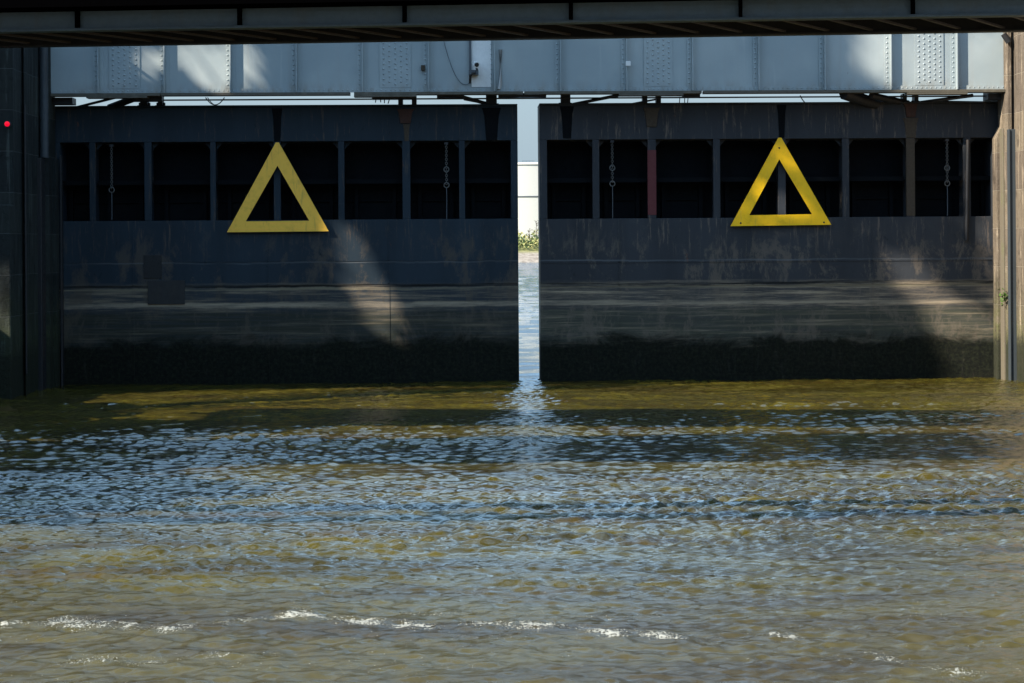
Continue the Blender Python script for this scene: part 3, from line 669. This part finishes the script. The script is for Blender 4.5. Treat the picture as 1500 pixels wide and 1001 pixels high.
# small weed growing out of the guide
p = P(1467, 437, 49.15); wd = MB()
for i in range(40):
    a = random.uniform(0, 6.28); r = random.uniform(.02, .13); c = Vector((p.x+r*math.cos(a)*.8, 49.12-random.uniform(0, .12), p.z+random.gauss(0, .12)))
    u = Vector((random.gauss(0, 1), random.gauss(0, 1), random.gauss(0, 1))).normalized()*.05; w = Vector((random.gauss(0, 1), random.gauss(0, 1), random.gauss(0, 1))).normalized()*.03
    wd.add([c-u, c+w, c+u, c-w], [(0, 1, 2, 3)])
gl_ = G('weed leaf'); gl_.out((.06, .13, .015), .6)
tag(wd.build('weed', gl_.m, None, fix=False), 'small bright green weed growing from the right pier guide', 'plant')
MB().tube([P(1470, 50, 48.9), P(1478, 62, 48.9)], .08, 8).build('bracket', M['dark'], rp)

# quays either side, running towards the viewer
tag(MB().box(-90, -14.2, -60, 45.5, -2, 4.2).build('quay_left', M['quay'], None), kind='structure')
tag(MB().box(RP[-1][0]+.6, 90, -60, 43.9, -2, 4.2).build('quay_right', M['quay'], None), kind='structure')
tag(MB().box(-90, -31, 46, 60, -2, 4.0).build('quay_left', M['quay'], None), kind='structure')
tag(MB().box(35, 90, 44, 60, -2, 4.0).build('quay_right', M['quay'], None), kind='structure')
# ------------------------------------------------------------------ ADDED TREES on the left quay, unseen, shaped to shade the gates
def inpoly(x, z, poly):
    c = False; n = len(poly)
    for i in range(n):
        x1, z1 = poly[i]; x2, z2 = poly[(i+1) % n]
        if (z1 > z) != (z2 > z) and x < (x2-x1)*(z-z1)/(z2-z1)+x1: c = not c
    return c
def proj(px, py, Y):      # place on plane Y -> where the same sun ray meets plane GY
    p = P(px, py, Y); k = (GY-Y)/(-SUN.y); q = p-SUN*k; return (q.x, q.z)
gaps = []  # openings left in the leaves where sun patches should fall
for Y, poly in ((BY, [(192, 66), (222, 60), (243, 74), (246, 136), (234, 138), (218, 122), (200, 104)]),
                (BY, [(256, 50), (338, 48), (340, 140), (316, 140), (296, 112), (266, 92)]),
                (BY, [(352, 50), (368, 64), (388, 98), (392, 136), (372, 138), (352, 104)]),
                (BY, [(1234, 20), (1500, 20), (1500, 150), (1340, 150), (1296, 132), (1262, 92)]),
                (GY, [(482, 322), (516, 326), (546, 372), (584, 446), (602, 500), (574, 512), (540, 484), (500, 428), (486, 380)]),
                (GY, [(1296, 372), (1346, 356), (1372, 404), (1404, 446), (1440, 452), (1446, 410), (1420, 340), (1404, 262), (1420, 100), (1700, 100), (1700, 760), (1420, 700), (1392, 540), (1352, 470), (1312, 420)])):
    gaps.append([proj(x, y, Y) for x, y in poly])
shade_ok = lambda X, Z: not any(inpoly(X+dx_, Z+dz_, g_) for g_ in gaps for dx_, dz_ in ((0, 0), (.24, 0), (-.24, 0), (0, .24), (0, -.24), (.17, .17), (-.17, .17), (.17, -.17), (-.17, -.17)))
xr = XP(1480, GY)
leafsets = [[], [], []]
cen = [(-23, 33), (-31, 31), (-17.5, 37)]
cnt = 0
thin = [(proj_, k_) for proj_, k_ in (([proj(x, y, GY) for x, y in ((1142, 165), (1045, 350), (1245, 350))], .06), ([proj(x, y, GY) for x, y in ((404, 185), (430, 185), (500, 330), (470, 345))], .12),
        ([proj(x, y, GY) for x, y in ((800, 330), (1300, 330), (1300, 560), (800, 560))], .72))]  # leaves thinned so some sun reaches the triangles and right leaf
while cnt < 15500:
    X_ = random.uniform(-13.5, xr+2); lowz = -3.1+2.9*min(1, max(0, (X_+5)/14)); Z_ = random.uniform(lowz-.1, 10.6)
    if Z_ < lowz + random.random()**2*.5 or not shade_ok(X_, Z_): continue
    if any(inpoly(X_, Z_, p_) and random.random() > k_ for p_, k_ in thin): cnt += 1; continue
    dz = max(13.5, (X_+14.5)/-KX) + random.uniform(0, 5.5)
    c = Vector((X_+KX*dz, GY+KY*dz, Z_+dz))
    k = 2 if c.x > -19.5 else (0 if c.x > -27 else 1)
    leafsets[k].append(c); cnt += 1
gL = G('tree leaf'); nz = gL.noise(gL.pos, 1.2, 3); gL.out(gL.mix(nz, (.03, .06, .012), (.08, .11, .025)), .6)
bark = m_paint('bark', (.11, .085, .06), (.05, .04, .03), .6, .9, 2)
labs = ['tall leafy tree on the left quay, middle of the three', 'tall leafy tree on the left quay, farthest from the water', 'tall leafy tree on the left quay, nearest the lock']
for k in range(3):
    if not leafsets[k]: continue
    bx, by = cen[k]; ctr = sum(leafsets[k], Vector())/len(leafsets[k])
    t = empty('quay_tree', (bx, by, 4.2), labs[k], 'tree', 'tall trees on the left quay')
    q = MB(); q.tube([(bx, by, 4.2), (bx-.2, by+.1, 7), (bx+.2, by+.6, 9.5), tuple(ctr*.5+Vector((bx, by, 12))*.5)], .36, 10, .1)
    hub = Vector((bx+.2, by+.6, 9.5))
    for c in random.sample(leafsets[k], min(26, len(leafsets[k]))):
        mid = hub.lerp(c, .5)+Vector((random.uniform(-.7, .7), random.uniform(-.7, .7), .8)); q.tube([hub, mid, c], .06, 5, .02)
    q.build('trunk', bark, t)
    q = MB()
    for c in leafsets[k]:
        for _ in range(2):
            c2 = c+Vector((random.gauss(0, .12), random.gauss(0, .12), random.gauss(0, .12)))
            u = Vector((random.gauss(0, 1), random.gauss(0, 1), random.gauss(0, 1))).normalized(); w = u.orthogonal().normalized()
            u *= random.uniform(.2, .34); w *= random.uniform(.14, .24); q.add([c2-u, c2-w, c2+u, c2+w], [(0, 1, 2, 3)])
    q.build('crown', gL.m, t, fix=False)

# added shrubs, out of view on the left quay, to shade the water
for i, (bx, by, rr_, hh_, lab) in enumerate([(-16.9, 37.5, 1.8, 1.5, 'low rounded shrub on the left quay, nearest the stone pier'), (-17, 33.0, 2.6, 3.2, 'broad shrub on the left quay, second from the pier'),
        (-16.8, 27.5, 2.4, 3.9, 'tall shrub on the left quay, third from the pier'), (-17.2, 22.0, 2.7, 2.9, 'low wide shrub on the left quay, farthest from the pier')]):
    hh_ *= 1.75; rr_ *= 1.15
    t = empty('quay_shrub', (bx, by, 4.2), lab, 'shrub', 'shrubs along the left quay')
    q = MB()
    for k in range(7):
        a_ = random.uniform(0, 6.28); q.tube([(bx, by, 4.2), (bx+rr_*.3*math.cos(a_), by+rr_*.3*math.sin(a_), 4.2+hh_*.5), (bx+rr_*.6*math.cos(a_), by+rr_*.6*math.sin(a_), 4.2+hh_*.8)], .05, 5, .015)
    q.build('stem', bark, t)
    q = MB(); lumps = [(random.uniform(-.55, .55)*rr_, random.uniform(-.6, .6)*rr_, random.uniform(.35, .8)*hh_, random.uniform(.35, .6)*rr_) for _ in range(9)]
    for _ in range(3600):
        lx, ly, lz, lr = random.choice(lumps); d_ = Vector((random.gauss(0, 1), random.gauss(0, 1), random.gauss(0, 1))).normalized()*lr*random.random()**.4
        c2 = Vector((bx+lx, by+ly, 4.2+lz))+d_; c2.z = max(4.25, c2.z)
        u = Vector((random.gauss(0, 1), random.gauss(0, 1), random.gauss(0, 1))).normalized(); w = u.orthogonal().normalized(); u *= .2; w *= .13
        q.add([c2-u, c2-w, c2+u, c2+w], [(0, 1, 2, 3)])
    q.build('foliage', gL.m, t, fix=False)

# ------------------------------------------------------------------ FAR BANK
def bank():
    xs = np.arange(-260, 281, 4.0); ys = np.array([394, 398, 401, 404, 408, 412, 418, 430, 460, 600, 1200, 2600.])
    zz = np.array([-1.5, .1, 1.3, 2.3, 2.9, 3.3, 3.5, 3.6, 3.7, 3.8, 4, 5.])
    v = []; f = []
    for j, y in enumerate(ys):
        for x in xs: v.append((x*(1 if y < 500 else 6), y+(random.uniform(-1, 1) if j < 7 else 0), zz[j]+random.uniform(-.25, .25)*(1 if 0 < j < 8 else 0)))
    n = len(xs)
    for j in range(len(ys)-1):
        for i in range(n-1): f.append((j*n+i, j*n+i+1, (j+1)*n+i+1, (j+1)*n+i))
    g = G('bank earth'); nz = g.noise(g.pos, .9, 6, .7)
    c = g.mix(g.ramp(nz, .35, .65), (.20, .17, .14), (.36, .32, .27)); c = g.mix(g.ramp(g.z, 1.6, 2.6), c, (.22, .22, .07))
    m = MB(); m.add(v, f, True); o = m.build('far_bank', g.out(g.mix(.1, c, (.05, .05, .04)), .9, g.bump(nz, .3, .6)), None); tag(o, kind='structure')
    # scrub
    q = MB()
    for _ in range(9000):
        near = random.random() < .5
        x = random.uniform(-8, 28) if near else random.uniform(-120, 150)
        y = random.uniform(404, 420); clump = .7+.8*math.sin(x*.9)*math.sin(x*.37+1)+.4*math.sin(y*1.1)
        c = Vector((x, y, 3.1+(y-404)*.05+random.random()**1.4*max(.5, clump)*2.0))
        u = Vector((random.gauss(0, 1), random.gauss(0, 1), random.gauss(0, 1))).normalized()*random.uniform(.15, .4); w = u.orthogonal().normalized()*random.uniform(.15, .3)
        q.add([c-u, c-w, c+u, c+w], [(0, 1, 2, 3)])
    g = G('scrub leaf'); nz = g.noise(g.pos, .6, 4); c = g.mix(g.ramp(nz, .35, .62), (.36, .32, .13), (.12, .17, .05))
    tag(q.build('scrub', g.out(c, .8), None, fix=False), 'yellow green scrub along the far river bank', 'scrub', kind='stuff')
bank()
TY = 450; tc = P(786, 300, TY+26)
tk = empty('storage_tank', (tc.x, TY+26, 3.3), 'large white round storage tank on the far bank seen through the gate gap', 'tank')
zt = ZP(776, 241, TY); zm = ZP(776, 288, TY)
def cyl(r, z0, z1, n=96):
    q = MB(); vs = [(tc.x+r*math.cos(2*math.pi*i/n), TY+26+r*math.sin(2*math.pi*i/n), z) for z in (z0, z1) for i in range(n)]
    q.add(vs, [(i, (i+1) % n, (i+1) % n+n, i+n) for i in range(n)], True); q.add(vs[n:], [tuple(range(n))]); return q
cyl(26, 3, zt).build('shell', M['white'], tk)
cyl(26.15, zm-.12, zm+.12).build('stiffening_ring', M['steel'], tk)
cyl(26.3, zt+.002, zt+.45).build('rim', M['pale'], tk)
q = MB(); n = 96
vs = [(tc.x+26*math.cos(2*math.pi*i/n), TY+26+26*math.sin(2*math.pi*i/n), zt+.46) for i in range(n)]+[(tc.x, TY+26, zt+1.6)]
q.add(vs, [(i, (i+1) % n, n) for i in range(n)], True); q.build('roof', M['white'], tk)
q = MB()
for i in range(4):
    p = P(766+i*5, 240, TY+1); q.tube([(p.x, TY+2, zt+.45), (p.x, TY+2, zt+.9)], .04, 5)
q.tube([(P(765, 240, TY).x, TY+2, zt+.9), (P(784, 240, TY).x, TY+2, zt+.9)], .04, 5); q.build('railing', M['steel'], tk)
# bare sapling
def sapling(px, h, label):
    b = P(px, 345, 412); b.z = 3.4; q = MB(); q.tube([b, b+Vector((.1, 0, h*.5)), b+Vector((-.1, 0, h))], .09, 5, .03)
    for i in range(34):
        t = random.uniform(.2, 1); s = b+Vector((0, 0, h*t)); d = Vector((random.gauss(0, .6), random.gauss(0, .6), random.uniform(.3, 1)))*h*.22*(1.3-t*.6)
        q.tube([s, s+d*.6+Vector((0, 0, .1)), s+d], .035, 4, .015)
    tag(q.build('bare_sapling', bark, None), label, 'tree', 'bare saplings on the far bank')
sapling(786, 5.2, 'taller bare sapling against the white tank, nearer the right gate leaf')
sapling(775, 3.4, 'shorter bare sapling against the white tank')

# ------------------------------------------------------------------ render
S.render.engine = 'CYCLES'; S.cycles.max_bounces = 6; S.cycles.caustics_reflective = False; S.cycles.caustics_refractive = False
S.cycles.use_denoising = True; S.cycles.sample_clamp_indirect = 6
